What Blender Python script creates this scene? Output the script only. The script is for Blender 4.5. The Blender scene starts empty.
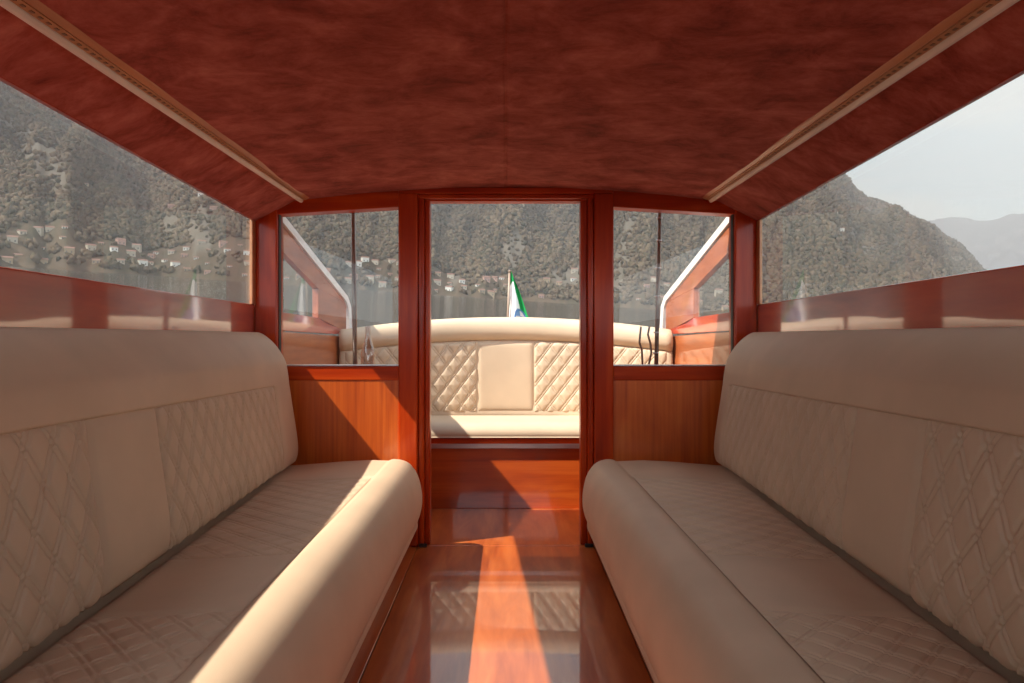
import bpy, math, random
import numpy as np
from mathutils import Vector, Matrix, noise
random.seed(7); rng = np.random.default_rng(7)
sc = bpy.context.scene
COL = sc.collection
F = 683.0; EYE = 0.78
def PX(x, y, Y):                      # a pixel of the photograph at distance Y -> metres
    return ((x - 506) / F * Y, Y, EYE + (341 - y) / F * Y)

# ------------------------------------------------------------------ materials
def newmat(name):
    m = bpy.data.materials.new(name); m.use_nodes = True
    nt = m.node_tree; b = nt.nodes['Principled BSDF']
    return m, nt, b
def node(nt, t, **kw):
    n = nt.nodes.new(t)
    for k, v in kw.items():
        if k.startswith('i_'):
            n.inputs[k[2:].replace('_', ' ')].default_value = v
        else: setattr(n, k, v)
    return n
def ramp(nt, stops):
    r = nt.nodes.new('ShaderNodeValToRGB')
    el = r.color_ramp.elements
    while len(el) < len(stops): el.new(0.5)
    for e, (p, c) in zip(el, stops):
        e.position = p; e.color = (*c, 1)
    return r
def coords(nt, scale=(1, 1, 1), rot=(0, 0, 0)):
    tc = nt.nodes.new('ShaderNodeTexCoord'); mp = nt.nodes.new('ShaderNodeMapping')
    mp.inputs['Scale'].default_value = scale; mp.inputs['Rotation'].default_value = rot
    nt.links.new(tc.outputs['Object'], mp.inputs['Vector'])
    return mp
def wood(name, dark, mid, light, axis='z', fine=38, coat=1.0, rough=0.32, coat_rough=0.05, figure=1.0, wavy=0.0, ior=1.5, spec=.5):
    m, nt, b = newmat(name)
    s = {'x': (1.6, fine, fine), 'y': (fine, 1.6, fine), 'z': (fine, fine, 1.6)}[axis]
    s2 = {'x': (1.2, 7, 7), 'y': (7, 1.2, 7), 'z': (7, 7, 1.2)}[axis]
    c1 = coords(nt, s); c2 = coords(nt, s2)
    n1 = node(nt, 'ShaderNodeTexNoise', i_Scale=1.0, i_Detail=5.0, i_Roughness=0.6)
    n2 = node(nt, 'ShaderNodeTexNoise', i_Scale=figure, i_Detail=3.0, i_Distortion=1.6)
    nt.links.new(c1.outputs[0], n1.inputs['Vector']); nt.links.new(c2.outputs[0], n2.inputs['Vector'])
    mx = node(nt, 'ShaderNodeMix', data_type='FLOAT'); mx.inputs[0].default_value = 0.5
    nt.links.new(n1.outputs[0], mx.inputs[2]); nt.links.new(n2.outputs[0], mx.inputs[3])
    r = ramp(nt, [(0.33, dark), (0.5, mid), (0.68, light)])
    nt.links.new(mx.outputs[0], r.inputs[0]); nt.links.new(r.outputs[0], b.inputs['Base Color'])
    b.inputs['Roughness'].default_value = rough
    b.inputs['Coat Weight'].default_value = coat; b.inputs['Coat Roughness'].default_value = coat_rough
    b.inputs['Coat IOR'].default_value = ior; b.inputs['Specular IOR Level'].default_value = spec
    if wavy:
        c3 = coords(nt, (9, 2.5, 14)); n3 = node(nt, 'ShaderNodeTexNoise', i_Scale=1.0, i_Detail=2.0)
        nt.links.new(c3.outputs[0], n3.inputs['Vector'])
        bp = node(nt, 'ShaderNodeBump', i_Strength=wavy, i_Distance=0.01)
        nt.links.new(n3.outputs[0], bp.inputs['Height'])
        nt.links.new(bp.outputs[0], b.inputs['Coat Normal']); nt.links.new(bp.outputs[0], b.inputs['Normal'])
    return m
M = {}
M['post'] = wood('varnished_mahogany', (.23, .013, .001), (.42, .034, .002), (.60, .08, .007), 'z', 30, coat=.25, coat_rough=.1, spec=.2)
M['beam'] = wood('varnished_mahogany_beam', (.23, .013, .001), (.42, .034, .002), (.60, .08, .007), 'x', 30, coat=.25, coat_rough=.1, spec=.2)
M['board'] = wood('glossy_coaming', (.34, .022, .003), (.50, .05, .008), (.62, .10, .018), 'y', 22, wavy=0.05, ior=1.9)
M['panel'] = wood('ribboned_mahogany_panel', (.36, .045, .004), (.55, .095, .009), (.70, .165, .022), 'z', 60, coat_rough=0.12)
M['plank'] = wood('cockpit_side_plank', (.26, .06, .018), (.42, .115, .038), (.54, .19, .065), 'y', 26)
M['riser'] = wood('bench_riser_mahogany', (.30, .035, .004), (.48, .07, .008), (.62, .12, .016), 'x', 34)
M['floor'] = wood('varnished_cabin_sole', (.27, .042, .007), (.46, .098, .017), (.62, .18, .042), 'y', 14, coat_rough=0.03, figure=1.6)
M['batten'] = wood('oiled_batten', (.38, .14, .05), (.52, .22, .09), (.60, .28, .12), 'y', 40, coat=0.3, coat_rough=.3)
def suede():
    m, nt, b = newmat('rust_suede')
    c = coords(nt, (3.0, 3.6, 3)); n = node(nt, 'ShaderNodeTexNoise', i_Scale=2.6, i_Detail=11.0, i_Roughness=0.70, i_Distortion=.35)
    nt.links.new(c.outputs[0], n.inputs['Vector'])
    r = ramp(nt, [(0.33, (.15, .018, .009)), (0.45, (.29, .050, .032)), (0.55, (.39, .088, .062)), (0.70, (.54, .165, .125))])
    nt.links.new(n.outputs[0], r.inputs[0]); nt.links.new(r.outputs[0], b.inputs['Base Color'])
    b.inputs['Roughness'].default_value = .95; b.inputs['Specular IOR Level'].default_value = .1
    b.inputs['Sheen Weight'].default_value = .25; b.inputs['Sheen Roughness'].default_value = .5
    b.inputs['Sheen Tint'].default_value = (.9, .5, .4, 1)
    bp = node(nt, 'ShaderNodeBump', i_Strength=.35, i_Distance=.01)
    nt.links.new(n.outputs[0], bp.inputs['Height']); nt.links.new(bp.outputs[0], b.inputs['Normal'])
    return m
M['suede'] = suede()
def leather(name, col, bump=.08):
    m, nt, b = newmat(name)
    c = coords(nt, (1, 1, 1)); n = node(nt, 'ShaderNodeTexNoise', i_Scale=6.0, i_Detail=4.0)
    nt.links.new(c.outputs[0], n.inputs['Vector'])
    r = ramp(nt, [(0.3, tuple(v * .93 for v in col)), (0.7, tuple(v * 1.05 for v in col))])
    nt.links.new(n.outputs[0], r.inputs[0]); nt.links.new(r.outputs[0], b.inputs['Base Color'])
    v = node(nt, 'ShaderNodeTexVoronoi', i_Scale=420.0); nt.links.new(c.outputs[0], v.inputs['Vector'])
    bp = node(nt, 'ShaderNodeBump', i_Strength=bump, i_Distance=.002)
    nt.links.new(v.outputs[0], bp.inputs['Height']); nt.links.new(bp.outputs[0], b.inputs['Normal'])
    b.inputs['Roughness'].default_value = .55; b.inputs['Specular IOR Level'].default_value = .35
    return m
M['leather'] = leather('cream_leather', (.62, .45, .305))
M['leather_aft'] = leather('pale_cream_leather', (.56, .43, .30))
def plain(name, col, rough=.5, metal=0.0, coat=0.0):
    m, nt, b = newmat(name)
    c = coords(nt); n = node(nt, 'ShaderNodeTexNoise', i_Scale=9.0, i_Detail=3.0); nt.links.new(c.outputs[0], n.inputs['Vector'])
    r = ramp(nt, [(0.3, tuple(v * .9 for v in col)), (0.7, tuple(min(1, v * 1.06) for v in col))])
    nt.links.new(n.outputs[0], r.inputs[0]); nt.links.new(r.outputs[0], b.inputs['Base Color'])
    b.inputs['Roughness'].default_value = rough; b.inputs['Metallic'].default_value = metal
    b.inputs['Coat Weight'].default_value = coat
    return m
M['white'] = plain('white_gelcoat', (.82, .81, .78), .3, coat=.5)
M['cream_strip'] = plain('cream_plastic', (.86, .78, .66), .4)
M['gold'] = plain('brass', (.50, .27, .12), .45, .2)
M['beadrow'] = plain('aged_brass', (.22, .12, .06), .5)
M['steel'] = plain('brushed_steel', (.62, .62, .64), .3, 1.0)
M['staff'] = plain('weathered_staff', (.30, .22, .16), .5)
M['dark'] = plain('dark_rubber', (.03, .02, .018), .6)
M['pole'] = plain('bronze_pole', (.24, .17, .13), .3, .3, coat=.6)
M['hull'] = wood('hull_mahogany', (.15, .02, .006), (.27, .045, .012), (.36, .07, .02), 'y', 12)
def glass(name, tint=(1, 1, 1), gain=1.0, minr=0.05):
    m = bpy.data.materials.new(name); m.use_nodes = True; nt = m.node_tree; nt.nodes.clear()
    o = nt.nodes.new('ShaderNodeOutputMaterial'); t = nt.nodes.new('ShaderNodeBsdfTransparent'); g = nt.nodes.new('ShaderNodeBsdfGlossy')
    mx = nt.nodes.new('ShaderNodeMixShader'); lw = node(nt, 'ShaderNodeLayerWeight'); lw.inputs['Blend'].default_value = .5
    pw = node(nt, 'ShaderNodeMath', operation='POWER'); pw.inputs[1].default_value = 5.0; nt.links.new(lw.outputs['Facing'], pw.inputs[0])
    fr = node(nt, 'ShaderNodeMath', operation='MULTIPLY_ADD'); fr.inputs[1].default_value = .94; fr.inputs[2].default_value = .055; nt.links.new(pw.outputs[0], fr.inputs[0])
    mu = node(nt, 'ShaderNodeMath', operation='MULTIPLY', use_clamp=True); mu.inputs[1].default_value = gain
    t.inputs[0].default_value = (*tint, 1); g.inputs['Roughness'].default_value = 0.0
    nt.links.new(fr.outputs[0], mu.inputs[0]); nt.links.new(mu.outputs[0], mx.inputs[0])
    nt.links.new(t.outputs[0], mx.inputs[1]); nt.links.new(g.outputs[0], mx.inputs[2]); nt.links.new(mx.outputs[0], o.inputs[0])
    return m
M['glass'] = glass('window_glass', (.96, .96, .95), 1.0)
M['bottle'] = glass('bottle_glass', (.84, .80, .80), 3.2)
def vcol(name, rough=.9, attr='tint', spec=.1):
    m, nt, b = newmat(name); a = node(nt, 'ShaderNodeAttribute', attribute_name=attr)
    nt.links.new(a.outputs['Color'], b.inputs['Base Color']); b.inputs['Roughness'].default_value = rough
    b.inputs['Specular IOR Level'].default_value = spec
    return m
M['forest'] = vcol('winter_forest'); M['flag'] = vcol('flag_cloth', .7)

# ------------------------------------------------------------------ mesh helpers
class MB:
    def __init__(s): s.v = []; s.f = []; s.mi = []
    def add(s, vs, fs, mi=0):
        o = len(s.v); s.v += [tuple(p) for p in vs]; s.f += [tuple(i + o for i in f) for f in fs]; s.mi += [mi] * len(fs); return s
    def box(s, x0, x1, y0, y1, z0, z1, mi=0):
        vs = [(x, y, z) for x in (x0, x1) for y in (y0, y1) for z in (z0, z1)]
        return s.add(vs, [(0, 1, 3, 2), (4, 6, 7, 5), (0, 4, 5, 1), (2, 3, 7, 6), (0, 2, 6, 4), (1, 5, 7, 3)], mi)
    def prism(s, a, b, mi=0):          # two matching polygons
        n = len(a)
        return s.add(list(a) + list(b), [tuple(range(n))[::-1], tuple(range(n, 2 * n))] + [(i, (i + 1) % n, n + (i + 1) % n, n + i) for i in range(n)], mi)
    def tube(s, pts, r, n=12, mi=0, cap=True):
        pts = [Vector(p) for p in pts]; rs = r if isinstance(r, (list, tuple)) else [r] * len(pts); vs = []
        for i, p in enumerate(pts):
            t = (pts[min(i + 1, len(pts) - 1)] - pts[max(i - 1, 0)]).normalized()
            u = t.cross(Vector((1, 0, 0)) if abs(t.x) < .8 else Vector((0, 1, 0))).normalized(); w = t.cross(u)
            vs += [p + (u * math.cos(2 * math.pi * k / n) + w * math.sin(2 * math.pi * k / n)) * rs[i] for k in range(n)]
        fs = [(i * n + k, i * n + (k + 1) % n, (i + 1) * n + (k + 1) % n, (i + 1) * n + k) for i in range(len(pts) - 1) for k in range(n)]
        if cap: fs += [tuple(range(n))[::-1], tuple(range((len(pts) - 1) * n, len(pts) * n))]
        return s.add(vs, fs, mi)
def link(name, me, mats, parent=None, smooth=False, bevel=0, segs=2):
    for m in (mats if isinstance(mats, (list, tuple)) else [mats]): me.materials.append(m)
    o = bpy.data.objects.new(name, me); COL.objects.link(o)
    if parent is not None:
        me.transform(Matrix.Translation(-parent.location)) if parent.type == 'EMPTY' and parent.parent is None else me.transform(Matrix.Translation(-root_of(parent).location))
        o.parent = parent
    if smooth: me.polygons.foreach_set('use_smooth', [True] * len(me.polygons))
    if bevel:
        b = o.modifiers.new('bevel', 'BEVEL'); b.width = bevel; b.segments = segs; b.limit_method = 'ANGLE'; b.harden_normals = False
    return o
def root_of(o):
    while o.parent is not None: o = o.parent
    return o
def build(name, mb, mats, parent=None, smooth=False, bevel=0, segs=2):
    me = bpy.data.meshes.new(name); me.from_pydata(mb.v, [], mb.f); me.polygons.foreach_set('material_index', mb.mi)
    me.update()
    import bmesh
    bm = bmesh.new(); bm.from_mesh(me); bmesh.ops.recalc_face_normals(bm, faces=bm.faces); bm.to_mesh(me); bm.free()
    return link(name, me, mats, parent, smooth, bevel, segs)
def tag(o, label=None, cat=None, group=None, kind=None):
    if label: o['label'] = label
    if cat: o['category'] = cat
    if group: o['group'] = group
    if kind: o['kind'] = kind
    return o
def empty(name, loc=(0, 0, 0)):
    o = bpy.data.objects.new(name, None); COL.objects.link(o); o.location = loc; o.empty_display_size = .05; return o
def structure(name, loc=(0, 0, 0), label=None, cat=None):
    return tag(empty(name, loc), label, cat, kind='structure')
def grid_mesh(name, P, closed_v=False, caps=False):    # P: array (nu, nv, 3)
    nu, nv = P.shape[:2]; vs = P.reshape(-1, 3)
    jj = np.arange(nv if closed_v else nv - 1); ii = np.arange(nu - 1)
    I, J = np.meshgrid(ii, jj, indexing='ij'); J2 = (J + 1) % nv
    fs = np.stack([I * nv + J, (I + 1) * nv + J, (I + 1) * nv + J2, I * nv + J2], -1).reshape(-1, 4).tolist()
    if caps: fs += [list(range(nv)), list(range((nu - 1) * nv, nu * nv))[::-1]]
    me = bpy.data.meshes.new(name); me.from_pydata(vs.tolist(), [], fs); me.update()
    return me
def fixn(me):
    import bmesh
    bm = bmesh.new(); bm.from_mesh(me); bmesh.ops.recalc_face_normals(bm, faces=bm.faces); bm.to_mesh(me); bm.free()
def spline(pts, n, closed=True):
    pts = np.array(pts, float); N = len(pts); out = []
    rg = N if closed else N - 1
    for i in range(rg):
        g = (lambda k: pts[k % N]) if closed else (lambda k: pts[min(max(k, 0), N - 1)])
        p0, p1, p2, p3 = g(i - 1), g(i), g(i + 1), g(i + 2)
        for k in range(n):
            t = k / n
            out.append(.5 * ((2 * p1) + (-p0 + p2) * t + (2 * p0 - 5 * p1 + 4 * p2 - p3) * t * t + (-p0 + 3 * p1 - 3 * p2 + p3) * t ** 3))
    if not closed: out.append(pts[-1])
    return np.array(out)
def inset(pts, d):                       # move a closed 2-D outline inward by d
    if abs(d) < 1e-6: return pts
    nx = np.roll(pts, -1, 0); pv = np.roll(pts, 1, 0); t = nx - pv; t /= np.linalg.norm(t, axis=1)[:, None] + 1e-9
    area = .5 * np.sum(pts[:, 0] * nx[:, 1] - nx[:, 0] * pts[:, 1]); s = 1 if area > 0 else -1
    return pts + np.stack([-t[:, 1], t[:, 0]], 1) * d * s
def quilt(u, v, w=.075, h=.105, depth=.0032, puff=.0045):
    a = u / w + v / h; b = u / w - v / h; L = 1 / math.sqrt(1 / w ** 2 + 1 / h ** 2)
    da = np.abs(a - np.round(a)) * L; db = np.abs(b - np.round(b)) * L
    g = -depth * (np.exp(-((da - .0055) / .0024) ** 2) + np.exp(-((db - .0055) / .0024) ** 2))
    m = np.minimum(da, db); p = puff * (1 - np.exp(-(np.maximum(m - .0055, 0) / .012) ** 1.3))
    return g + p

# ------------------------------------------------------------------ camera, sun, sky
cam = bpy.data.cameras.new('camera'); cam.lens = 24; cam.sensor_width = 36; cam.clip_start = .02; cam.clip_end = 30000
cam.shift_x = 6 / 1024
co = bpy.data.objects.new('camera', cam); COL.objects.link(co); co.location = (0, 0, EYE); co.rotation_euler = (math.pi / 2, 0, 0)
sc.camera = co
SUN = Vector((1, .42, -1.27)).normalized()
sl = bpy.data.lights.new('sun', 'SUN'); sl.energy = 9.0; sl.angle = .009; sl.color = (1.0, .93, .82)
so = bpy.data.objects.new('sun', sl); COL.objects.link(so); so.rotation_euler = SUN.to_track_quat('-Z', 'Y').to_euler(); so.location = (-5, -2, 8)
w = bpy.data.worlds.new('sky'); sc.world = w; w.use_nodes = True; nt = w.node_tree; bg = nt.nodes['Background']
tc = nt.nodes.new('ShaderNodeTexCoord'); sp = nt.nodes.new('ShaderNodeSeparateXYZ'); nt.links.new(tc.outputs['Generated'], sp.inputs[0])
r1 = ramp(nt, [(0.0, (.74, .84, .88)), (.25, (.60, .78, .93)), (.6, (.48, .63, .78)), (1, (.36, .52, .72))]); nt.links.new(sp.outputs['Z'], r1.inputs[0])
mp = nt.nodes.new('ShaderNodeMapping'); mp.inputs['Scale'].default_value = (2.2, 2.2, 7); nt.links.new(tc.outputs['Generated'], mp.inputs[0])
cn = node(nt, 'ShaderNodeTexNoise', i_Scale=1.7, i_Detail=6.0, i_Roughness=.55); nt.links.new(mp.outputs[0], cn.inputs['Vector'])
cr = ramp(nt, [(.45, (0, 0, 0)), (.60, (1, 1, 1))]); nt.links.new(cn.outputs[0], cr.inputs[0])
mx = node(nt, 'ShaderNodeMix', data_type='RGBA'); nt.links.new(cr.outputs[0], mx.inputs[0]); nt.links.new(r1.outputs[0], mx.inputs[6]); mx.inputs[7].default_value = (.92, .92, .91, 1)
nt.links.new(mx.outputs[2], bg.inputs[0])
# added sky brightness on the unseen bow side, filling the shaded cabin
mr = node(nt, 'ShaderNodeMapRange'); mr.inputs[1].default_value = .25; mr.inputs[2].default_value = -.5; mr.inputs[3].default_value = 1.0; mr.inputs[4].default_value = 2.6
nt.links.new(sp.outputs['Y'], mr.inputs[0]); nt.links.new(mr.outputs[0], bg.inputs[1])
sc.view_settings.view_transform = 'Standard'; sc.view_settings.look = 'None'; sc.view_settings.gamma = 1; sc.view_settings.use_curve_mapping = False
sc.view_settings.exposure = 0.0
sc.cycles.max_bounces = 10; sc.cycles.transparent_max_bounces = 16; sc.cycles.sample_clamp_indirect = 4

# ------------------------------------------------------------------ the landscape (level world, boat trimmed and rolled relative to it)
E = Vector((0, 0, 1)).rotation_difference(Vector((.068, -.0637, 1)).normalized()).to_matrix().to_4x4()
ENV = Matrix.Translation((0, 0, EYE)) @ E @ Matrix.Translation((0, 0, -1.45))    # lake level z=0, eye 1.45 m above it
ENVnp = np.array(ENV)
prof = [(-3000, -900), (-900, -330), (-400, -130), (0, 0), (250, 60), (430, 100), (600, 120), (757, 128), (800, 152), (818, 168), (834, 181), (840, 190), (852, 199), (876, 207), (919, 225), (948, 243), (981, 274), (1008, 302), (1060, 327), (1400, 352)]
px_ = np.array([p[0] for p in prof], float); py_ = np.array([p[1] for p in prof], float)
def crest_slope(a):                    # tan of crest elevation for azimuth a
    x = 506 + F * np.tan(np.clip(a, -1.3, 1.3)); y = np.interp(x, px_, py_); yh = 297.5 + .068 * (x - 506)
    return np.maximum((yh - y) / F * np.cos(a), .004)
def nz(x, y, z=0.0, o=4): return noise.fractal(Vector((x, y, z)), 1.0, 2.0, o)
def height(a, t, r0=650., r1=2400.):
    r = r0 + (r1 - r0) * t
    Hc = crest_slope(a) * r1
    sh = max(0.0, t) ** .92
    gul = nz(a * 9 + 3, t * 1.6, 5.) * .20 * math.sin(min(max(t, 0), 1) * math.pi)
    h = Hc * (sh + gul * (1 if t < 1 else 0)) if t <= 1 else Hc * (1 - (t - 1) * 1.5)
    h += nz(a * 40, t * 12, 2.) * 9 * min(1, max(t, 0) * 8)
    # gullies running down to the shore
    return max(h, 0.3) if t > 0 else t * 60
def shore(a): return 650 + 60 * nz(a * 4, 1.3) + 16 * nz(a * 30, 8.)
def envp(a, r, h): return ENV @ Vector((r * math.sin(a), r * math.cos(a), h))
def hillcol(a, t, k):
    n = nz(a * 30, t * 22, 7.); n2 = nz(a * 7, t * 5, 3.)
    c = np.array([.150, .122, .088]) if k < .42 else np.array([.108, .103, .072]) if k < .7 else np.array([.185, .158, .112]) if k < .9 else np.array([.07, .075, .055])
    c = c * np.array([.62, .535, .48]) * (1 + .28 * n + .3 * n2)
    return c
NA, NT = 520, 120
A = np.linspace(-1.35, 1.05, NA); T = np.concatenate([[-.02], np.linspace(0, 1, NT - 6) ** 1.15, [1.03, 1.08, 1.15, 1.25, 1.4]])
P = np.zeros((NA, NT, 3)); C = np.ones((NA, NT, 4))
for i, a in enumerate(A):
    s0 = shore(a)
    for j, t in enumerate(T):
        p = envp(a, s0 + (2400 - s0) * t, height(a, t)); P[i, j] = p
        c = hillcol(a, t, .3 + .5 * abs(nz(a * 60, t * 40, 1.))) * .9
        if nz(a * 16, t * 9, 11.) > .42: c = c * .4 + np.array([.15, .13, .105]) * .6     # bare rock and meadow
        C[i, j, :3] = np.clip(c, .02, 1)
me = grid_mesh('forested_mountain', P)
at = me.color_attributes.new('tint', 'FLOAT_COLOR', 'POINT'); at.data.foreach_set('color', C.reshape(-1))
o = link('forested_mountain', me, M['forest'], smooth=True); tag(o, 'wooded winter mountainside rising from the far lake shore', 'mountain', kind='structure')
# distant ridge, right
fp = [(700, 262), (850, 236), (925, 219), (947, 216), (965, 219), (978, 221), (988, 217), (999, 214), (1012, 213), (1024, 211), (1060, 205), (1200, 190), (1500, 215), (2200, 200), (3500, 250)]
fx = [p[0] for p in fp]; fy = [p[1] for p in fp]
A2 = np.linspace(.25, 1.45, 260); P2 = np.zeros((260, 40, 3)); C2 = np.ones((260, 40, 4))
for i, a in enumerate(A2):
    x = 506 + F * math.tan(min(a, 1.35)); y = np.interp(x, fx, fy); yh = 297.5 + .068 * (x - 506)
    s = max((yh - y) / F * math.cos(a), .01)
    for j in range(40):
        t = j / 35 - .01; r = 4200 + 2300 * t
        h = s * 6500 * (max(t, 0) ** .95 + (.12 * nz(a * 12, t * 2, 9.) * math.sin(math.pi * min(1, max(0, t))))) + 26 * nz(a * 60, t * 6, 3.) * max(0, min(1, t * 4))
        if t > 1: h = s * 6500 * (1 - (t - 1) * 2)
        P2[i, j] = envp(a, r, h if t > 0 else -20); C2[i, j, :3] = np.array([.12, .11, .125]) * (1 + .2 * nz(a * 30, t * 9, 4.))  # blue-grey distance haze is put into the slope colour
me = grid_mesh('distant_mountain_range', P2); at = me.color_attributes.new('tint', 'FLOAT_COLOR', 'POINT'); at.data.foreach_set('color', C2.reshape(-1))
o = link('distant_mountain_range', me, M['forest'], smooth=True); tag(o, 'hazy grey mountain range far across the lake', 'mountain', kind='structure')
# canopy: too many trees to count
phi = (1 + 5 ** .5) / 2
ico = np.array([(-1, phi, 0), (1, phi, 0), (-1, -phi, 0), (1, -phi, 0), (0, -1, phi), (0, 1, phi), (0, -1, -phi), (0, 1, -phi), (phi, 0, -1), (phi, 0, 1), (-phi, 0, -1), (-phi, 0, 1)]) / 1.9
icf = np.array([(0, 11, 5), (0, 5, 1), (0, 1, 7), (0, 7, 10), (0, 10, 11), (1, 5, 9), (5, 11, 4), (11, 10, 2), (10, 7, 6), (7, 1, 8), (3, 9, 4), (3, 4, 2), (3, 2, 6), (3, 6, 8), (3, 8, 9), (4, 9, 5), (2, 4, 11), (6, 2, 10), (8, 6, 7), (9, 8, 1)])
spots = []; hpos = []
for (x0, x1, n, t0, t1) in [(4, 42, 12, .0, .025), (45, 120, 12, .004, .03), (125, 250, 34, .002, .03), (278, 325, 8, .002, .02), (340, 400, 18, .002, .03), (432, 462, 12, .001, .022), (472, 504, 16, .001, .022), (505, 600, 6, .002, .04), (612, 735, 10, .002, .03), (505, 515, 2, .12, .15), (180, 200, 2, .16, .2), (20, 300, 5, .05, .12), (757, 900, 4, .1, .3)]:
    for k in range(n):
        for _ in range(30):
            x, t = random.uniform(x0, x1), random.uniform(t0, t1); a = math.atan((x - 506) / F); r = shore(a) + (2400 - shore(a)) * t + 5
            if all(math.hypot(r * math.sin(a) - p[0], r * math.cos(a) - p[1]) > 12.5 for p in hpos): hpos.append((r * math.sin(a), r * math.cos(a))); spots.append((x, t)); break
hcell = {}
for p in hpos: hcell.setdefault((int(p[0] // 30), int(p[1] // 30)), []).append(p)
def near_house(x, y):
    cx, cy = int(x // 30), int(y // 30)
    return any(abs(p[0] - x) < 8 and abs(p[1] - y) < 9 for i in (-1, 0, 1) for j in (-1, 0, 1) for p in hcell.get((cx + i, cy + j), ()))
NTREE = 130000
VV = np.zeros((NTREE, 12, 3)); CC = np.ones((NTREE, 12, 4))
for k in range(NTREE):
    a = random.uniform(-.80, .74); t = random.random() ** 1.25 * 1.0 + .004
    if nz(a * 16, t * 9, 11.) > .42 and random.random() < .85: t = random.random() * .5 + .004
    s0 = shore(a); r = s0 + (2400 - s0) * t; h = height(a, t)
    if near_house(r * math.sin(a), r * math.cos(a)): h = -400.0
    sz = random.uniform(1.2, 3.0) * (1 + .9 * t) ; q = rng.normal(0, .32, (12, 3)) + ico
    q = q * np.array([sz, sz, sz * random.uniform(.8, 1.35)]); q += np.array([r * math.sin(a), r * math.cos(a), h + sz * .5])
    VV[k] = q; CC[k, :, :3] = np.clip(hillcol(a, t, random.random()) * random.uniform(.85, 1.15), .02, .5)
VV = VV.reshape(-1, 3) @ ENVnp[:3, :3].T + ENVnp[:3, 3]
FF = (icf[None] + (np.arange(NTREE) * 12)[:, None, None]).reshape(-1, 3)
me = bpy.data.meshes.new('forest_canopy'); me.vertices.add(len(VV)); me.vertices.foreach_set('co', VV.reshape(-1))
me.loops.add(FF.size); me.loops.foreach_set('vertex_index', FF.reshape(-1)); me.polygons.add(len(FF)); me.polygons.foreach_set('loop_start', np.arange(len(FF)) * 3)
me.update(calc_edges=True); at = me.color_attributes.new('tint', 'FLOAT_COLOR', 'POINT'); at.data.foreach_set('color', CC.reshape(-1))
o = link('forest_canopy', me, M['forest']); tag(o, 'leafless brown and olive woodland covering the mountainside', 'forest', kind='stuff')
# lake
def water():
    m, nt, b = newmat('lake_water'); b.inputs['Base Color'].default_value = (.03, .03, .028, 1); b.inputs['Roughness'].default_value = .08; b.inputs['Specular IOR Level'].default_value = .3; b.inputs['IOR'].default_value = 1.33
    c = coords(nt, (1, 1, 1)); n = node(nt, 'ShaderNodeTexNoise', i_Scale=.35, i_Detail=6.0, i_Roughness=.65); nt.links.new(c.outputs[0], n.inputs['Vector'])
    bp = node(nt, 'ShaderNodeBump', i_Strength=1.0, i_Distance=.12); nt.links.new(n.outputs[0], bp.inputs['Height']); nt.links.new(bp.outputs[0], b.inputs['Normal'])
    return m
mb = MB(); N = 90
mb.add([(9000 * math.sin(2 * math.pi * k / N), 9000 * math.cos(2 * math.pi * k / N), 0) for k in range(N)], [tuple(range(N))[::-1]])
o = build('lake', mb, water()); o.matrix_world = ENV; tag(o, 'dark rippled lake between the boat and the far shore', 'lake', kind='structure')
# haze over the lake
m = bpy.data.materials.new('lake_haze'); m.use_nodes = True; nt = m.node_tree; nt.nodes.clear()
o_ = nt.nodes.new('ShaderNodeOutputMaterial'); vs_ = nt.nodes.new('ShaderNodeVolumeScatter'); vs_.inputs['Density'].default_value = 1.9e-4; vs_.inputs['Color'].default_value = (.95, .93, .95, 1)
nt.links.new(vs_.outputs[0], o_.inputs['Volume'])
mb = MB(); mb.box(-7500, 9000, 120, 8600, -30, 2600); o = build('horizon_haze', mb, m); o.matrix_world = ENV; tag(o, 'thin winter haze over the lake', 'haze', kind='stuff')
# houses on the far shore
hm = {'cream': plain('cream_render', (.40, .34, .26), .9), 'white': plain('white_render', (.62, .59, .53), .9), 'pink': plain('pink_render', (.40, .24, .19), .9), 'tan': plain('ochre_render', (.34, .25, .16), .9)}
roofm = plain('terracotta_tiles', (.21, .11, .08), .9); winm = plain('dark_shutter', (.12, .11, .10), .6)
protos = {}
def house_mesh(kind, w_, d_, h_):
    mb = MB(); mb.box(-w_ / 2, w_ / 2, -d_ / 2, d_ / 2, -6, h_)
    e = .35; rz = h_ + d_ * .27
    mb.prism([(-w_ / 2 - e, -d_ / 2 - e, h_), (-w_ / 2 - e, d_ / 2 + e, h_), (-w_ / 2 - e, 0, rz)], [(w_ / 2 + e, -d_ / 2 - e, h_), (w_ / 2 + e, d_ / 2 + e, h_), (w_ / 2 + e, 0, rz)], 1)
    n = max(2, int(w_ / 2.6)); fl = max(1, int(h_ / 3))
    for q in range(fl):
        for k in range(n):
            x = -w_ / 2 + (k + .5) * w_ / n; z = 1.2 + q * 3.0
            mb.box(x - .5, x + .5, -d_ / 2 - .06, -d_ / 2 + .05, z, z + 1.5, 2)
    return mb
kinds = {'cream': 'small cream house with terracotta roof on the far lake shore', 'white': 'small white house with terracotta roof on the far lake shore', 'pink': 'small pink house with terracotta roof on the far lake shore', 'tan': 'small ochre house with terracotta roof on the far lake shore'}
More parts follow.
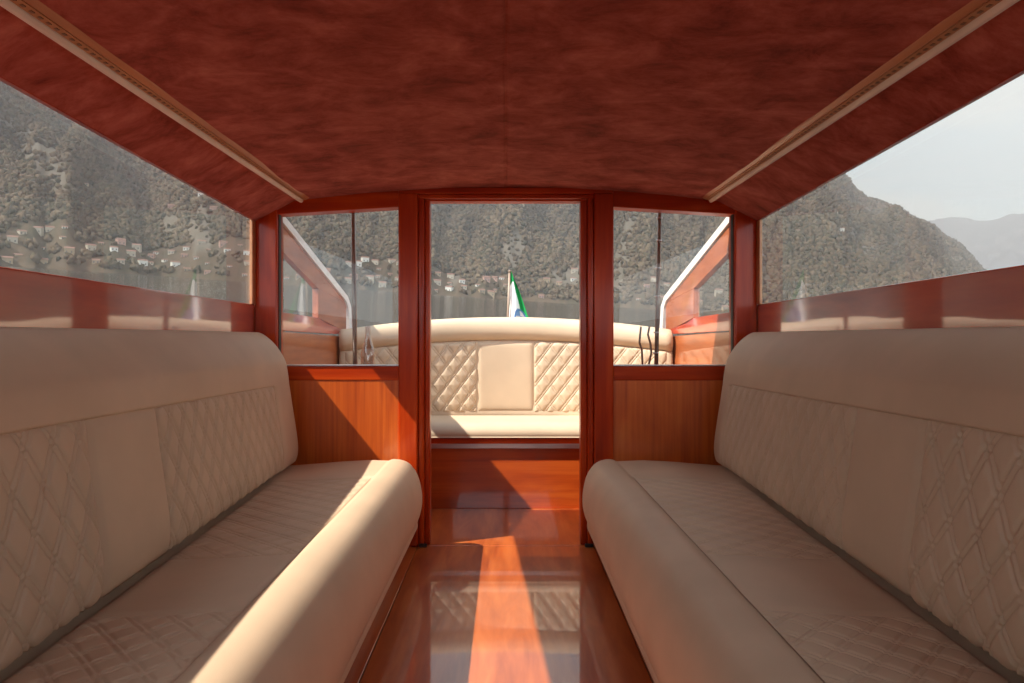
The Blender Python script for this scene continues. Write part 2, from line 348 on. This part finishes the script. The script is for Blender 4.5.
for x, t in spots:
    a = math.atan((x - 506) / F); s0 = shore(a); r = s0 + (2400 - s0) * t + 5; h = height(a, t)
    kd = random.choice(['cream', 'cream', 'white', 'white', 'pink', 'tan']); v = random.randrange(3)
    if (kd, v) not in protos:
        ob = build('lakeside_house', house_mesh(kd, (4, 5.5, 7)[v], (3.5, 4, 4.5)[v], (2.6, 3.6, 5)[v]), [hm[kd], roofm, winm]); protos[(kd, v)] = ob
    else:
        ob = protos[(kd, v)].copy(); COL.objects.link(ob)
    ob.matrix_world = ENV @ Matrix.Translation((r * math.sin(a), r * math.cos(a), h + .5)) @ Matrix.Rotation(-a + random.uniform(-.5, .5), 4, 'Z')
    tag(ob, kinds[kd], 'house', kd + ' houses along the far shore')

def warp(a, z, y):                     # the cabin narrows a little towards the bow
    g = np.clip((a - .42) / .33, 0, 1)
    return a - .065 * (2.6 - y) * g, z - .008 * (2.6 - y) * np.clip((z - .45) / .4, 0, 1)
def warp_mesh(o, s):
    for c in o.children:
        if c.type != 'MESH': continue
        for v in c.data.vertices:
            p = v.co + o.location; a, z = warp(abs(p.x), p.z, p.y); v.co = Vector((math.copysign(float(a), p.x), p.y, float(z))) - o.location
# ------------------------------------------------------------------ boat shell
YB = 2.60; YF = -0.75                 # bulkhead, bow end of the cabin
XW = .955
o = structure('floor', (0, 1.5, 0), 'glossy varnished mahogany cabin floor reflecting the doorway', 'floor')
mb = MB(); mb.box(-.335, .335, YF, 2.606, -.04, 0); build('centre_board', mb, M['floor'], o, bevel=.0015)
mb = MB(); mb.box(-1.0, -.3375, YF, 2.606, -.04, 0); build('side_board', mb, M['floor'], o, bevel=.0015)
mb = MB(); mb.box(.3375, 1.0, YF, 2.606, -.04, 0); build('side_board', mb, M['floor'], o, bevel=.0015)
mb = MB(); mb.box(-1.0, 1.0, 2.609, 3.3, -.04, 0); build('cockpit_board', mb, M['floor'], o, bevel=.0015)
# ceiling
def ceilz(x): return 1.368 - .052 * (abs(x) / .78) ** 2
o = structure('ceiling', (0, 1, 1.3), 'crimson-brown suede headliner with a stitched centre seam', 'ceiling')
for s in (-1, 1):
    xs = np.concatenate([[0.0015, .004, .008], np.linspace(.02, .80, 30)]) * s; ys = np.linspace(YF, 2.66, 60)
    Pn = np.zeros((len(xs), len(ys), 3))
    for i, x in enumerate(xs):
        for j, y in enumerate(ys):
            sag = .0035 * nz(x * 2.2 + s * 5, y * 3.1, 4.) + (.004 if i == 0 else .001 if i == 1 else 0)
            Pn[i, j] = (x, y, ceilz(x) + sag - .022 * (2.6 - y))
    me = grid_mesh('headliner', Pn); link('headliner', me, M['suede'], o, smooth=True)
mb = MB(); mb.prism([(x, YF, z - .022 * (2.6 - YF)) for x, z in [(-.004, 1.371), (.004, 1.371), (.004, 1.374), (-.004, 1.374)]], [(x, 2.62, z) for x, z in [(-.004, 1.371), (.004, 1.371), (.004, 1.374), (-.004, 1.374)]]); build('seam', mb, M['suede'], o)
for s in (-1, 1):     # sloping side panels of suede between the light strips and the windows
    ys = np.linspace(YF, 2.6, 50); vs = np.linspace(0, 1, 8); Pn = np.zeros((50, 8, 3))
    for i, y in enumerate(ys):
        zt = 1.236 - .006 * (2.6 - y)
        xi = .775 - .03 * (2.6 - y); xo = XW - .003 - .065 * (2.6 - y); zi = 1.330 - .022 * (2.6 - y)
        for j, v in enumerate(vs):
            Pn[i, j] = (s * (xi + (xo - xi) * v), y, zi + (zt - zi) * v + .002 * nz(y * 5, v * 3, s * 2.))
    link('side_panel', grid_mesh('side_panel', Pn), M['suede'], o, smooth=True)
# roof skin above
mb = MB(); n = 12
top = [(-1.03 + 2.06 * k / n) for k in range(n + 1)]
def roofz(x): return 1.43 - .11 * (abs(x) / 1.03) ** 2.2
pl = [(x, roofz(x)) for x in top] + [(x, roofz(x) - .035) for x in reversed(top)]
for k in range(n):
    q = [(top[k], roofz(top[k])), (top[k + 1], roofz(top[k + 1])), (top[k + 1], roofz(top[k + 1]) - .035), (top[k], roofz(top[k]) - .035)]
    mb.prism([(x * .755, YF - .1, z - .01) for x, z in q], [(x * .965, 2.72, z) for x, z in q])
build('roof', mb, M['white'], o)

# cabin sides
def zt(y): return 1.236 + .002 * (2.6 - y)
for s, nm in ((-1, 'left'), (1, 'right')):
    w_ = structure('wall_' + nm, (s * .97, 1, 0), 'varnished mahogany %s cabin side under the long window' % nm, 'wall')
    X0, X1 = sorted((s * XW, s * (XW + .035)))
    mb = MB(); mb.box(X0, X1, YF, 2.62, .70, .92); build('coaming_board', mb, M['board'], w_, bevel=.004)
    mb = MB(); mb.box(X0, X1, YF, 2.665, .0, .695); build('lining', mb, M['plank'], w_)
    Xp0, Xp1 = sorted((s * (XW - .002), s * (XW + .04)))
    # roof side rail over the glass
    mb = MB()
    q0 = [(s * XW, YF, zt(YF)), (s * (XW + .004), YF, zt(YF)), (s * (XW + .03), YF, zt(YF) + .04), (s * (XW + .03), YF, 1.30), (s * XW, YF, 1.30)]
    q1 = [(x, 2.60, z - (zt(YF) - zt(2.6))) for x, y, z in q0]
    mb.prism(q0, q1); build('roof_rail', mb, M['board'], w_)
    # hull planking outside
    st = [(-.9, 1.06), (1, 1.10), (2.6, 1.06), (3.6, .98), (4.6, .84), (5.6, .62)]
    Pn = np.zeros((len(st), 3, 3))
    for i, (y, hw) in enumerate(st):
        for j, (k, z) in enumerate([(1, .90 if y < 3 else .74), (1.02, .3), (.9, -.7)]): Pn[i, j] = (s * hw * k, y, z)
    me = grid_mesh('hull_planking', Pn); ho = link('hull_planking', me, M['hull'], w_); sm = ho.modifiers.new('s', 'SOLIDIFY'); sm.thickness = .02
    mb = MB(); a0, a1 = sorted((s * (XW + .036), s * 1.09)); mb.box(a0, a1, YF, 2.66, .88, .905); build('side_deck', mb, M['hull'], w_)
    # long side window
    wi = structure('window_1' if s < 0 else 'window_2', (s * XW, 1.2, .92), 'long clear %s cabin window onto the lake' % nm, 'window')
    xg = s * (XW + .006)
    mb = MB(); q = [(xg - .003, -.35, .915), (xg - .003, 2.57, .915), (xg - .003, 2.57, zt(2.57)), (xg - .003, -.35, zt(-.35))]
    mb.add(q, [(0, 1, 2, 3)]); build('pane', mb, M['glass'], wi)
    mb = MB(); b0, b1 = sorted((s * (XW - .004), s * (XW + .007)))
    mb.box(b0, b1, 2.553, 2.60, .92, zt(2.57)); build('window_stile', mb, M['batten'], wi, bevel=.002)
    mb = MB(); mb.box(*sorted((s * (XW - .004), s * (XW + .03))), -.42, -.35, .92, zt(-.4)); build('window_stile', mb, M['post'], wi)
    mb = MB()
    q0 = [(s * (XW - .006), -.35, zt(-.35) + .006), (s * (XW + .006), -.35, zt(-.35) + .006), (s * (XW + .006), -.35, zt(-.35)), (s * (XW - .006), -.35, zt(-.35))]
    q1 = [(x, 2.55, z - (zt(-.35) - zt(2.55))) for x, y, z in q0]
    mb.prism(q0, q1); build('window_bead', mb, M['beam'], wi)
    warp_mesh(w_, s); warp_mesh(wi, s)

# bow end: dashboard bulkhead below an open windscreen
wf = structure('wall_front', (0, YF, 0), 'mahogany dashboard wall at the bow end', 'wall')
mb = MB(); mb.box(-1.0, 1.0, YF - .05, YF, 0, .80); build('dashboard', mb, M['panel'], wf, bevel=.004)
for x in (-.97, 0, .97):
    mb = MB(); mb.box(x - .03, x + .03, YF - .05, YF, .80, 1.33); build('windscreen_post', mb, M['post'], wf, bevel=.004)

# ------------------------------------------------------------------ bulkhead with doorway and two glazed openings
bk = structure('wall_back', (0, YB, 0), 'mahogany bulkhead with open doorway between two glazed openings', 'wall')
T0, T1 = YB, YB + .06
def bxl(name, x0, x1, y0, y1, z0, z1, mat, bv=.004, parent=None):
    mb = MB(); mb.box(x0, x1, y0, y1, z0, z1); return build(name, mb, mat, parent or bk, bevel=bv, segs=3)
s_ = YB / F
def ZB(y): return EYE + (341 - y) * s_
for s in (-1, 1):
    e = sorted((s * .868, s * .953)); bxl('corner_post', e[0], e[1], T0 - .012, T1, 0, 1.29, M['post'], .006)
    e = sorted((s * .335, s * .409)); bxl('door_post', e[0], e[1], T0 - .012, T1, 0, 1.345, M['post'], .007)
    e = sorted((s * .409, s * .868)); bxl('panel', e[0], e[1], T0 + .003, T0 + .03, 0, ZB(380), M['panel'], 0)
    bxl('sill_rail', e[0], e[1], T0, T1 - .005, ZB(380), ZB(365.5), M['beam'], .004)
    bxl('sill_cap', e[0] , e[1] , T0 - .004, T1, ZB(365.5), ZB(364.3), M['steel'], .0005)
    # sloping head beam over the glass
    mb = MB(); xa, xb = s * .405, s * .90
    za, zb = ZB(206.5), ZB(213.5)
    f_ = [(xa, za), (xb, zb - .003), (xb, 1.305), (s * .78, 1.331), (s * .6, 1.345), (xa, 1.362)]
    mb.prism([(x, T0 - .004, z) for x, z in f_], [(x, T1, z) for x, z in f_]); build('head_beam', mb, M['beam'], bk, bevel=.003)
    # outer filler to the roof side
    wg = structure('window_3' if s < 0 else 'window_4', (s * .64, YB + .03, ZB(364)), 'clear fixed pane in the bulkhead %s of the doorway' % ('left' if s < 0 else 'right'), 'window')
    mb = MB(); yg = YB + .03
    mb.add([(s * .409, yg, ZB(364)), (s * .868, yg, ZB(364)), (s * .868, yg, zb + .01), (s * .409, yg, za + .01)], [(0, 1, 2, 3)]); build('pane', mb, M['glass'], wg)
    mb = MB(); e = sorted((s * .868, s * .865)); mb.box(e[0], e[1], T0 + .004, T0 + .028, ZB(364), zb); build('glazing_bead', mb, M['dark'], wg)
mb = MB(); mb.box(-.409, .409, T0 - .008, T1, ZB(193.5), 1.366); build('head_beam', mb, M['beam'], bk, bevel=.004)
dr = structure('door_1', (0, YB, 0), 'open doorway frame of dark varnished mahogany', 'door frame')
for s in (-1, 1):
    e = sorted((s * .335, s * .312)); bxl('jamb', e[0], e[1], T0 - .002, T1 + .02, 0, ZB(196), M['post'], .008, dr)
    e = sorted((s * .312, s * (.292 if s < 0 else .286))); bxl('stop_bead', e[0], e[1], T0 + .018, T1 + .012, 0, ZB(199), M['post'], .005, dr)
    e = sorted((s * .30, s * .33)); bxl('foot_bracket', e[0], e[1], T0 - .014, T0 - .002, 0, .012, M['dark'], .002, dr)
bxl('head_jamb', -.335, .335, T0 - .002, T1 + .02, ZB(198), ZB(193.5), M['beam'], .004, dr)
bxl('head_bead', -.312, .312, T0 + .018, T1 + .012, ZB(199.6), ZB(195), M['beam'], .004, dr)

# ------------------------------------------------------------------ light strips on the ceiling
def light_strip(s, label):
    t = empty('ceiling_light_strip', (s * .77, 1.0, 1.31)); tag(t, label, 'light strip')
    def sweep(pts):
        mb = MB(); ya, yb = 2.575, .2
        def tr(p, y):
            k = (2.575 - y) / 1.5
            return (s * (p[0] - .010 - .038 * k), y, p[1] + .010 - .033 * k)
        mb.prism([tr(p, ya) for p in pts], [tr(p, yb) for p in pts]); return mb
    # cross-section (distance from centreline, height)
    build('batten', sweep([(.742, 1.337), (.739, 1.328), (.748, 1.313), (.759, 1.306), (.766, 1.310), (.766, 1.33)]), M['batten'], t, bevel=.002)
    build('bead_channel', sweep([(.761, 1.318), (.761, 1.305), (.775, 1.302), (.775, 1.318)]), M['gold'], t)
    build('diffuser', sweep([(.774, 1.318), (.774, 1.300), (.779, 1.293), (.788, 1.294), (.792, 1.302), (.792, 1.318)]), M['cream_strip'], t, bevel=.002)
    mb = MB()
    for k in range(110):
        y = .35 + k * .02; q = (2.575 - y) / 1.5
        xc = s * (.758 - .038 * q); zc = 1.3095 - .033 * q
        mb.box(xc - .0028, xc + .0028, y, y + .008, zc + .003, zc + .009)
    build('bead_row', mb, M['beadrow'], t)
    return t
light_strip(-1, 'slim wooden light strip with cream edge on the ceiling above the left sofa')
light_strip(1, 'slim wooden light strip with cream edge on the ceiling above the right sofa')

# ------------------------------------------------------------------ side sofas
def sofa(s, label, fr):
    t = empty('upholstered_sofa', (s * .6, 1.1, 0)); tag(t, label, 'sofa')
    y0, y1 = -.45, 2.545
    def ybands(y0, y1, R):
        e = R * (1 - np.cos(np.linspace(0, math.pi / 2, 9)))
        return np.concatenate([y0 + e, np.linspace(y0 + R, y1 - R, 46)[1:-1], (y1 - e)[::-1]])
    def body(prof, R, fn, name, ye, nsub=5):
        pts = spline(prof, nsub); ys = np.sort(np.concatenate([ybands(y0, y1, R), [ye - .008, ye]])); Pn = np.zeros((len(ys), len(pts), 3))
        for i, y in enumerate(ys):
            d = max(0, y0 + R - y, y - (y1 - R)); dd = R - math.sqrt(max(R * R - d * d, 0))
            q = inset(pts, dd)
            q[:, 0] = np.minimum(q[:, 0], .948); 
            q = np.array(q, float); k = min(1, max(0, (ye - y) / .008))
            if name == 'backrest': q[:, 0] = q[:, 0] + .011 * k * np.clip((.619 - q[:, 1]) / .007, 0, 1) * (q[:, 0] < .86)
            else: q[:, 1] = q[:, 1] - .007 * k * np.clip((q[:, 0] - .430) / .007, 0, 1) * (q[:, 1] > .28)
            q = fn(q, y); Pn[i, :, 0] = s * q[:, 0]; Pn[i, :, 1] = y; Pn[i, :, 2] = q[:, 1]
        me = grid_mesh(name, Pn, closed_v=True, caps=True); fixn(me)
        return link(name, me, M['leather'], t, smooth=True)
    # backrest
    def lean(q, y):
        q = np.array(q, float); a, z = warp(q[:, 0], q[:, 1], y); z = z + (.010 + .020 * (2.5 - y)) * np.exp(-((q[:, 1] - .62) / .09) ** 2); return np.stack([a, z], 1)
    bp = [(.790, .338), (.772, .352), (.767, .40), (.777, .48), (.789, .55), (.797, .600), (.799, .612), (.800, .621), (.802, .640), (.806, .67), (.813, .705), (.829, .738), (.853, .772), (.882, .799), (.91, .814), (.935, .808), (.948, .77), (.948, .60), (.948, .338), (.87, .335)]
    yb_ = 2.30 if s < 0 else 2.39
    back = body(bp, .055, lean, 'backrest', yb_)
    # seat
    def shift(q, y):
        q = np.array(q, float); q[:, 0] -= fr * np.clip((.6 - q[:, 0]) / .2, 0, 1)
        k = np.clip((y - 2.2) / .25, 0, 1); q[:, 1] += .010 * k * (q[:, 1] > .3) * np.clip((q[:, 0] - .40) / .1, 0, 1) * np.clip((.8 - q[:, 0]) / .2, 0, 1)
        a, z = warp(q[:, 0], q[:, 1], y); return np.stack([a, z], 1)
    sp_ = [(.94, .325), (.80, .327), (.62, .332), (.50, .338), (.442, .342), (.429, .343), (.412, .350), (.385, .349), (.358, .339), (.336, .317), (.319, .285), (.309, .245), (.305, .205), (.309, .165), (.322, .125), (.35, .09), (.6, .085), (.94, .09)]
    seat = body(sp_, .06, shift, 'seat_cushion', 2.205)
    mb = MB(); mb.prism([(s * .37, y0 + .01, 0), (s * .74, y0 + .01, 0), (s * .945, 2.56, 0), (s * .37, 2.56, 0)], [(s * .37, y0 + .01, .1), (s * .74, y0 + .01, .1), (s * .945, 2.56, .1), (s * .37, 2.56, .1)]); build('base', mb, M['post'], t, bevel=.004)
    # stitched panels
    def panel(name, parent, line, ya, yb, fn, q, step=.0028):
        L2 = np.array(line, float); seg = np.linalg.norm(np.diff(L2, axis=0), axis=1); cum = np.concatenate([[0], np.cumsum(seg)]); Lt = cum[-1]
        if not q: step = .01
        us = np.linspace(ya, yb, max(4, int((yb - ya) / step))); vs = np.linspace(0, Lt, max(4, int(Lt / step)))
        a = np.interp(vs, cum, L2[:, 0]); z = np.interp(vs, cum, L2[:, 1])
        tz = np.gradient(z, vs); ta = np.gradient(a, vs); nrm = np.stack([-tz, ta], 1)     # faces the cabin
        if nrm[len(vs) // 2, 0] > 0 and abs(nrm[len(vs) // 2, 0]) > abs(nrm[len(vs) // 2, 1]): nrm = -nrm
        if abs(nrm[len(vs) // 2, 1]) > .7 and nrm[len(vs) // 2, 1] < 0: nrm = -nrm
        U, V = np.meshgrid(us, vs, indexing='ij')
        edge = np.minimum(np.minimum(U - ya, yb - U), np.minimum(V, Lt - V)); off = -.0035 if parent is back else -.0015; d = off + (.004 if parent is back else .0015) * (1 - np.exp(-edge / .012)) - (.004 if parent is back else .0025) * np.exp(-edge / .003)
        if q: d = d + quilt(U, V + .02, w=.07, h=.095, depth=.0040 if parent is back else .0024, puff=.0022 if parent is back else .0008) * np.clip(edge / .006, 0, 1)
        Pn = np.zeros(U.shape + (3,))
        for i, y in enumerate(us):
            qq = np.stack([a, z], 1); qq = fn(qq, y) + nrm * d[i][:, None]
            Pn[i, :, 0] = s * qq[:, 0]; Pn[i, :, 1] = y; Pn[i, :, 2] = qq[:, 1]
        me = grid_mesh(name, Pn); 
        if s > 0: me.flip_normals()
        return link(name, me, M['leather'], parent, smooth=True)
    bl = spline([(.786, .340), (.772, .352), (.767, .40), (.777, .48), (.789, .55), (.797, .600), (.7995, .618)], 6, closed=False)
    for ya, yb, q in ((-.42, .03, True), (.03, .29, False), (.29, 1.15, True), (1.15, 1.415, False), (1.415, 2.30 if s < 0 else 2.39, True)):
        panel('quilted_panel' if q else 'plain_panel', back, bl, ya, yb, lean, q)
    sl_ = [(.78, .330), (.62, .3335), (.50, .3395), (.442, .342), (.436, .3425)]
    for ya, yb, q in ((-.42, .2, True), (.2, .47, False), (.47, 1.12, True), (1.12, 1.42, False), (1.42, 2.20, True)):
        panel('quilted_panel' if q else 'plain_panel', seat, sl_, ya, yb, shift, q)
    return t
sofa(-1, 'cream leather sofa along the left cabin side, its front edge sunlit', 0.0)
sofa(1, 'cream leather sofa along the right cabin side, fully in shade', .027)

# ------------------------------------------------------------------ cockpit
def XS(y): return .908 - .062 * (y - 2.72)
def side_prism(poly, s, x_in, th):
    mb = MB(); mb.prism([(s * (XS(y) + x_in), y, z) for y, z in poly], [(s * (XS(y) + x_in + th), y, z) for y, z in poly]); return mb
for s, nm in ((-1, 'left'), (1, 'right')):
    cw = structure('wall_cockpit_' + nm, (s * .9, 3.2, 0), 'varnished plank %s side of the open cockpit' % nm, 'wall')
    build('lower_plank', side_prism([(2.665, .0), (4.0, .0), (4.0, .63), (2.665, .63)], s, 0, .03), M['plank'], cw, bevel=.003)
    build('upper_plank', side_prism([(2.665, .637), (4.0, .637), (4.0, .80), (2.665, .822)], s, 0, .03), M['plank'], cw, bevel=.003)
    mb = side_prism([(2.665, .824), (3.66, .816), (3.66, .835), (3.3, .87), (3.20, .892), (2.665, .90)], s, 0, .035); build('coaming_rail', mb, M['board'], cw, bevel=.003)
    wi = structure('window_5' if s < 0 else 'window_6', (s * .9, 3.0, .9), 'small raked cockpit side window %s of the bench' % nm, 'window')
    fr = MB()
    for poly in ([(2.665, 1.175), (3.20, 1.028), (3.645, .985), (2.665, 1.282)], [(3.20, .892), (3.64, .83), (3.645, .985), (3.20, 1.028)]):
        fr.prism([(s * (XS(y) + .001), y, z) for y, z in poly], [(s * (XS(y) + .03), y, z) for y, z in poly])
    build('window_frame', fr, M['plank'], wi, bevel=.002)
    mb = MB(); mb.add([(s * (XS(y) + .013), y, z) for y, z in [(2.665, .90), (3.20, .892), (3.20, 1.028), (2.665, 1.175)]], [(0, 1, 2, 3)]); build('pane', mb, M['glass'], wi)
    mb = MB()
    cap = [(2.66, 1.288), (3.61, .995), (3.65, .96), (3.675, .84)]
    up = [(2.66, 1.322), (3.64, 1.022), (3.70, .972), (3.725, .84)]
    for k in range(3):
        q = [cap[k], cap[k + 1], up[k + 1], up[k]]
        mb.prism([(s * (XS(y) - .008), y, z) for y, z in q], [(s * (XS(y) + .04), y, z) for y, z in q])
    build('white_cap', mb, M['white'], wi)
    # side locker behind the bulkhead
    lk = tag(empty('cockpit_locker', (s * .65, 2.88, 0)), 'low varnished locker in the cockpit behind the %s bulkhead pane' % nm, 'locker')
    mb = MB(); mb.box(*sorted((s * .43, s * .878)), 2.675, 3.08, 0, .53); build('body', mb, M['plank'], lk, bevel=.004)
    mb = MB(); mb.box(*sorted((s * .42, s * .878)), 2.67, 3.09, .53, .55); build('top', mb, M['board'], lk, bevel=.004)
# aft deck and transom
dk = structure('deck', (0, 4.6, .7), 'varnished stern deck behind the curved bench', 'deck')
mb = MB(); q = [(-.93, 3.86), (-.84, 4.6), (-.62, 5.6), (.62, 5.6), (.84, 4.6), (.93, 3.86)]
mb.prism([(x, y, .70) for x, y in q], [(x, y, .73) for x, y in q]); build('deck_planking', mb, M['hull'], dk)
mb = MB(); mb.box(-.62, .62, 5.58, 5.61, -.7, .73); build('transom', mb, M['hull'], dk)
mb = MB(); mb.box(-.95, .95, 3.83, 3.86, 0, .73); build('bench_back_wall', mb, M['hull'], dk)

def aft_bench():
    t = empty('stern_bench', (0, 3.45, 0)); tag(t, 'curved cream stern bench beyond the doorway, diamond-quilted back', 'bench')
    HW = .848
    def arc(u): return 3.70 - .24 * (u / HW) ** 2
    us = np.concatenate([-HW + .03 * (1 - np.cos(np.linspace(0, math.pi / 2, 6))), np.linspace(-HW + .03, HW - .03, 60)[1:-1], (HW - .03 * (1 - np.cos(np.linspace(0, math.pi / 2, 6))))[::-1]])
    def prof(u):
        k = (u / HW) ** 2; zs = .789 - .058 * k; ztp = .912 - .075 * k; H = ztp - zs
        return [(0, .36), (0, .45), (0, .6), (0, zs - .02), (.006, zs - .004), (-.012, zs + .010), (-.026, zs + .30 * H), (-.026, zs + .6 * H), (-.012, zs + .86 * H), (.02, ztp), (.06, ztp - .004), (.088, zs + .7 * H), (.09, zs), (.09, .36)]
    n = None; rows = []
    for u in us:
        d = max(0, abs(u) - (HW - .03)); dd = .03 - math.sqrt(max(.0009 - d * d, 0)); q = inset(spline(prof(u), 4), dd)
        # direction of the face: towards the centre of the arc
        dy = -.48 * u / HW / HW; nv = np.array([dy, 1.0]) * -1; nv = np.array([-dy, 1.0]) / math.hypot(dy, 1)
        rows.append([(max(-HW, min(HW, u + nv[0] * a)), arc(u) + nv[1] * a, z) for a, z in q])
    Pn = np.array(rows); me = grid_mesh('backrest', Pn, closed_v=True, caps=True); fixn(me); back = link('backrest', me, M['leather_aft'], t, smooth=True)
    def pan(name, ua, ub, q):
        st = .003 if q else .012; U = np.linspace(ua, ub, int((ub - ua) / st)); rows = []
        V = np.linspace(0, 1, int(.38 / st))
        for u in U:
            k = (u / HW) ** 2; zs = .789 - .058 * k - .006; z = .398 + (zs - .398) * V; h = z - .398
            edge = np.minimum(min(u - ua, ub - u), np.minimum(h, zs - z)); edge = np.maximum(edge, 0)
            d = .003 + .006 * (1 - np.exp(-edge / .014)) - .005 * np.exp(-edge / .004)
            if q: d = d + quilt(u + .04, z - .39, w=.080, h=.105, depth=.0035, puff=.005) * np.clip(edge / .006, 0, 1)
            dy = -.48 * u / HW / HW; nv = np.array([-dy, 1.0]) / math.hypot(dy, 1)
            rows.append(np.stack([u - nv[0] * d, arc(u) - nv[1] * d, z], 1))
        me = grid_mesh(name, np.array(rows)); return link(name, me, M['leather_aft'], back, smooth=True)
    pan('quilted_panel', -.82, -.157, True); pan('plain_panel', -.157, .152, False); pan('quilted_panel', .152, .82, True)
    # seat
    sp2 = [(3.64, .383), (3.5, .393), (3.3, .400), (3.23, .400), (3.19, .390), (3.167, .366), (3.165, .340), (3.185, .332), (3.4, .332), (3.64, .332)]
    xs = np.concatenate([-.838 + .02 * (1 - np.cos(np.linspace(0, math.pi / 2, 5))), np.linspace(-.818, .818, 30)[1:-1], (.838 - .02 * (1 - np.cos(np.linspace(0, math.pi / 2, 5))))[::-1]])
    rows = []
    for x in xs:
        d = max(0, abs(x) - .818); dd = .02 - math.sqrt(max(.0004 - d * d, 0)); q = inset(spline(sp2, 5), dd); rows.append([(x, a, z) for a, z in q])
    me = grid_mesh('seat_cushion', np.array(rows), closed_v=True, caps=True); fixn(me); link('seat_cushion', me, M['leather_aft'], t, smooth=True)
    mb = MB(); mb.box(-.838, .838, 3.174, 3.6, .300, .330); build('seat_board', mb, M['beam'], t, bevel=.003)
    mb = MB(); mb.box(-.838, .838, 3.166, 3.186, .283, .305); build('metal_strip', mb, M['steel'], t, bevel=.002)
    mb = MB(); mb.box(-.838, .838, 3.186, 3.6, 0, .299); build('base', mb, M['riser'], t, bevel=.002)
    return t
aft_bench()

# ------------------------------------------------------------------ small things
# flag
fl = tag(empty('flag', (.0, 5.2, .73)), 'limp green, white and red flag on a thin staff at the stern', 'flag')
x0, _, z1 = PX(509.5, 271, 5.2)
mb = MB(); mb.tube([(x0 - .02, 5.2, .73), (x0, 5.2, z1)], [.011, .008], 10); mb.tube([(x0, 5.2, z1 - .005), (x0, 5.2, z1 + .012)], [.013, .006], 10); build('staff', mb, M['staff'], fl, smooth=True)
nu, nv = 60, 50; Pn = np.zeros((nu, nv, 3)); Cn = np.ones((nu, nv, 4))
for i in range(nu):
    for j in range(nv):
        r = i / (nu - 1); q = j / (nv - 1)
        wd = .012 + .215 * r ** .95 - .05 * max(0, r - .7)
        Pn[i, j] = (x0 + .008 - .05 * r ** 1.5 + wd * q, 5.2 + .028 * math.sin(q * 9 + r * 2) * (.3 + r), z1 - .03 - .47 * r + .03 * math.sin(q * 3))
        dx, dr_ = (q - .62), (r - .72)
        g = q > .50 + .22 * r - .04 * math.sin(r * 9) or (q < .10 and r > .45)
        c = (.015, .27, .07) if (g or r < .16) else (.80, .80, .78)
        e = (dx / .28) ** 2 + (dr_ / .12) ** 2
        if not (g and q < .2):
            if .5 < e < 1: c = (.10, .22, .42)
            elif e <= .5: c = (.75, .72, .7) if (dx > 0) != (dr_ > 0) else (.18, .30, .5)
        if r > .86: c = (.55, .02, .02)
        Cn[i, j, :3] = c
me = grid_mesh('flag_cloth', Pn); at = me.color_attributes.new('tint', 'FLOAT_COLOR', 'POINT'); at.data.foreach_set('color', Cn.reshape(-1)); link('cloth', me, M['flag'], fl, smooth=True)
# bottle on the left locker
bt = tag(empty('glass_bottle', (-.578, 2.86, .55)), 'clear glass bottle standing behind the left bulkhead pane', 'bottle')
prb = [(0, .001), (.026, 0), (.030, .006), (.030, .17), (.026, .20), (.014, .235), (.0105, .255), (.0105, .285), (.012, .287), (.012, .294), (.009, .295)]
mb = MB(); n = 20; vs = []; fs = []
for i, (r, z) in enumerate(prb):
    for k in range(n): vs.append((-.578 + r * math.cos(2 * math.pi * k / n), 2.86 + r * math.sin(2 * math.pi * k / n), .55 + z))
for i in range(len(prb) - 1):
    for k in range(n): fs.append((i * n + k, i * n + (k + 1) % n, (i + 1) * n + (k + 1) % n, (i + 1) * n + k))
mb.add(vs, fs); build('body', mb, M['bottle'], bt, smooth=True)
mb = MB(); mb.tube([(-.578, 2.86, .632), (-.578, 2.86, .655)], .0306, 20, cap=False); build('paper_band', mb, M['batten'], bt, smooth=True)
# poles in the cockpit
po = tag(empty('support_pole', (-.593, 2.70, .55)), 'plain dark upright pole behind the left bulkhead pane', 'pole')
mb = MB(); a = PX(355.5, 372, 2.70); b = PX(353, 200, 2.70); mb.tube([(a[0], a[1], .55), b], .0095, 12); build('tube', mb, M['pole'], po, smooth=True)
mb = MB(); mb.tube([(a[0], a[1], .55), (a[0], a[1], .562)], .02, 16); build('foot_plate', mb, M['steel'], po)
po = tag(empty('ringed_pole', (.60, 2.70, .55)), 'dark slim pole with bright rings behind the right bulkhead pane', 'pole')
a = PX(655.5, 372, 2.70); b = PX(660, 200, 2.70); mb = MB(); mb.tube([(a[0], a[1], .55), b], .0085, 12); build('tube', mb, M['pole'], po, smooth=True)
for yy in (214, 237, 265, 294, 331, 352):
    mb = MB(); f_ = (372 - yy) / (372 - 196); c = Vector(a).lerp(Vector(b), f_); mb.tube([c - Vector((0, 0, .003)), c + Vector((0, 0, .003))], .0115, 14); build('ring', mb, M['steel'], po, smooth=True)
wr = tag(empty('wire_bracket', (.55, 2.82, .55)), 'thin forked dark wire bracket beside the ringed pole', 'bracket')
mb = MB(); Y = 2.82
mb.tube([PX(643.5, 372, Y)] + [PX(*p, Y) for p in [(642.5, 364), (642, 350), (639.5, 342), (641, 326)]], .0045, 8); 
mb.tube([PX(652, 372, Y)] + [PX(*p, Y) for p in [(649, 364), (651.5, 352), (650.5, 343), (648, 334), (649.5, 326)]], .0045, 8)
build('wire', mb, M['pole'], wr, smooth=True)
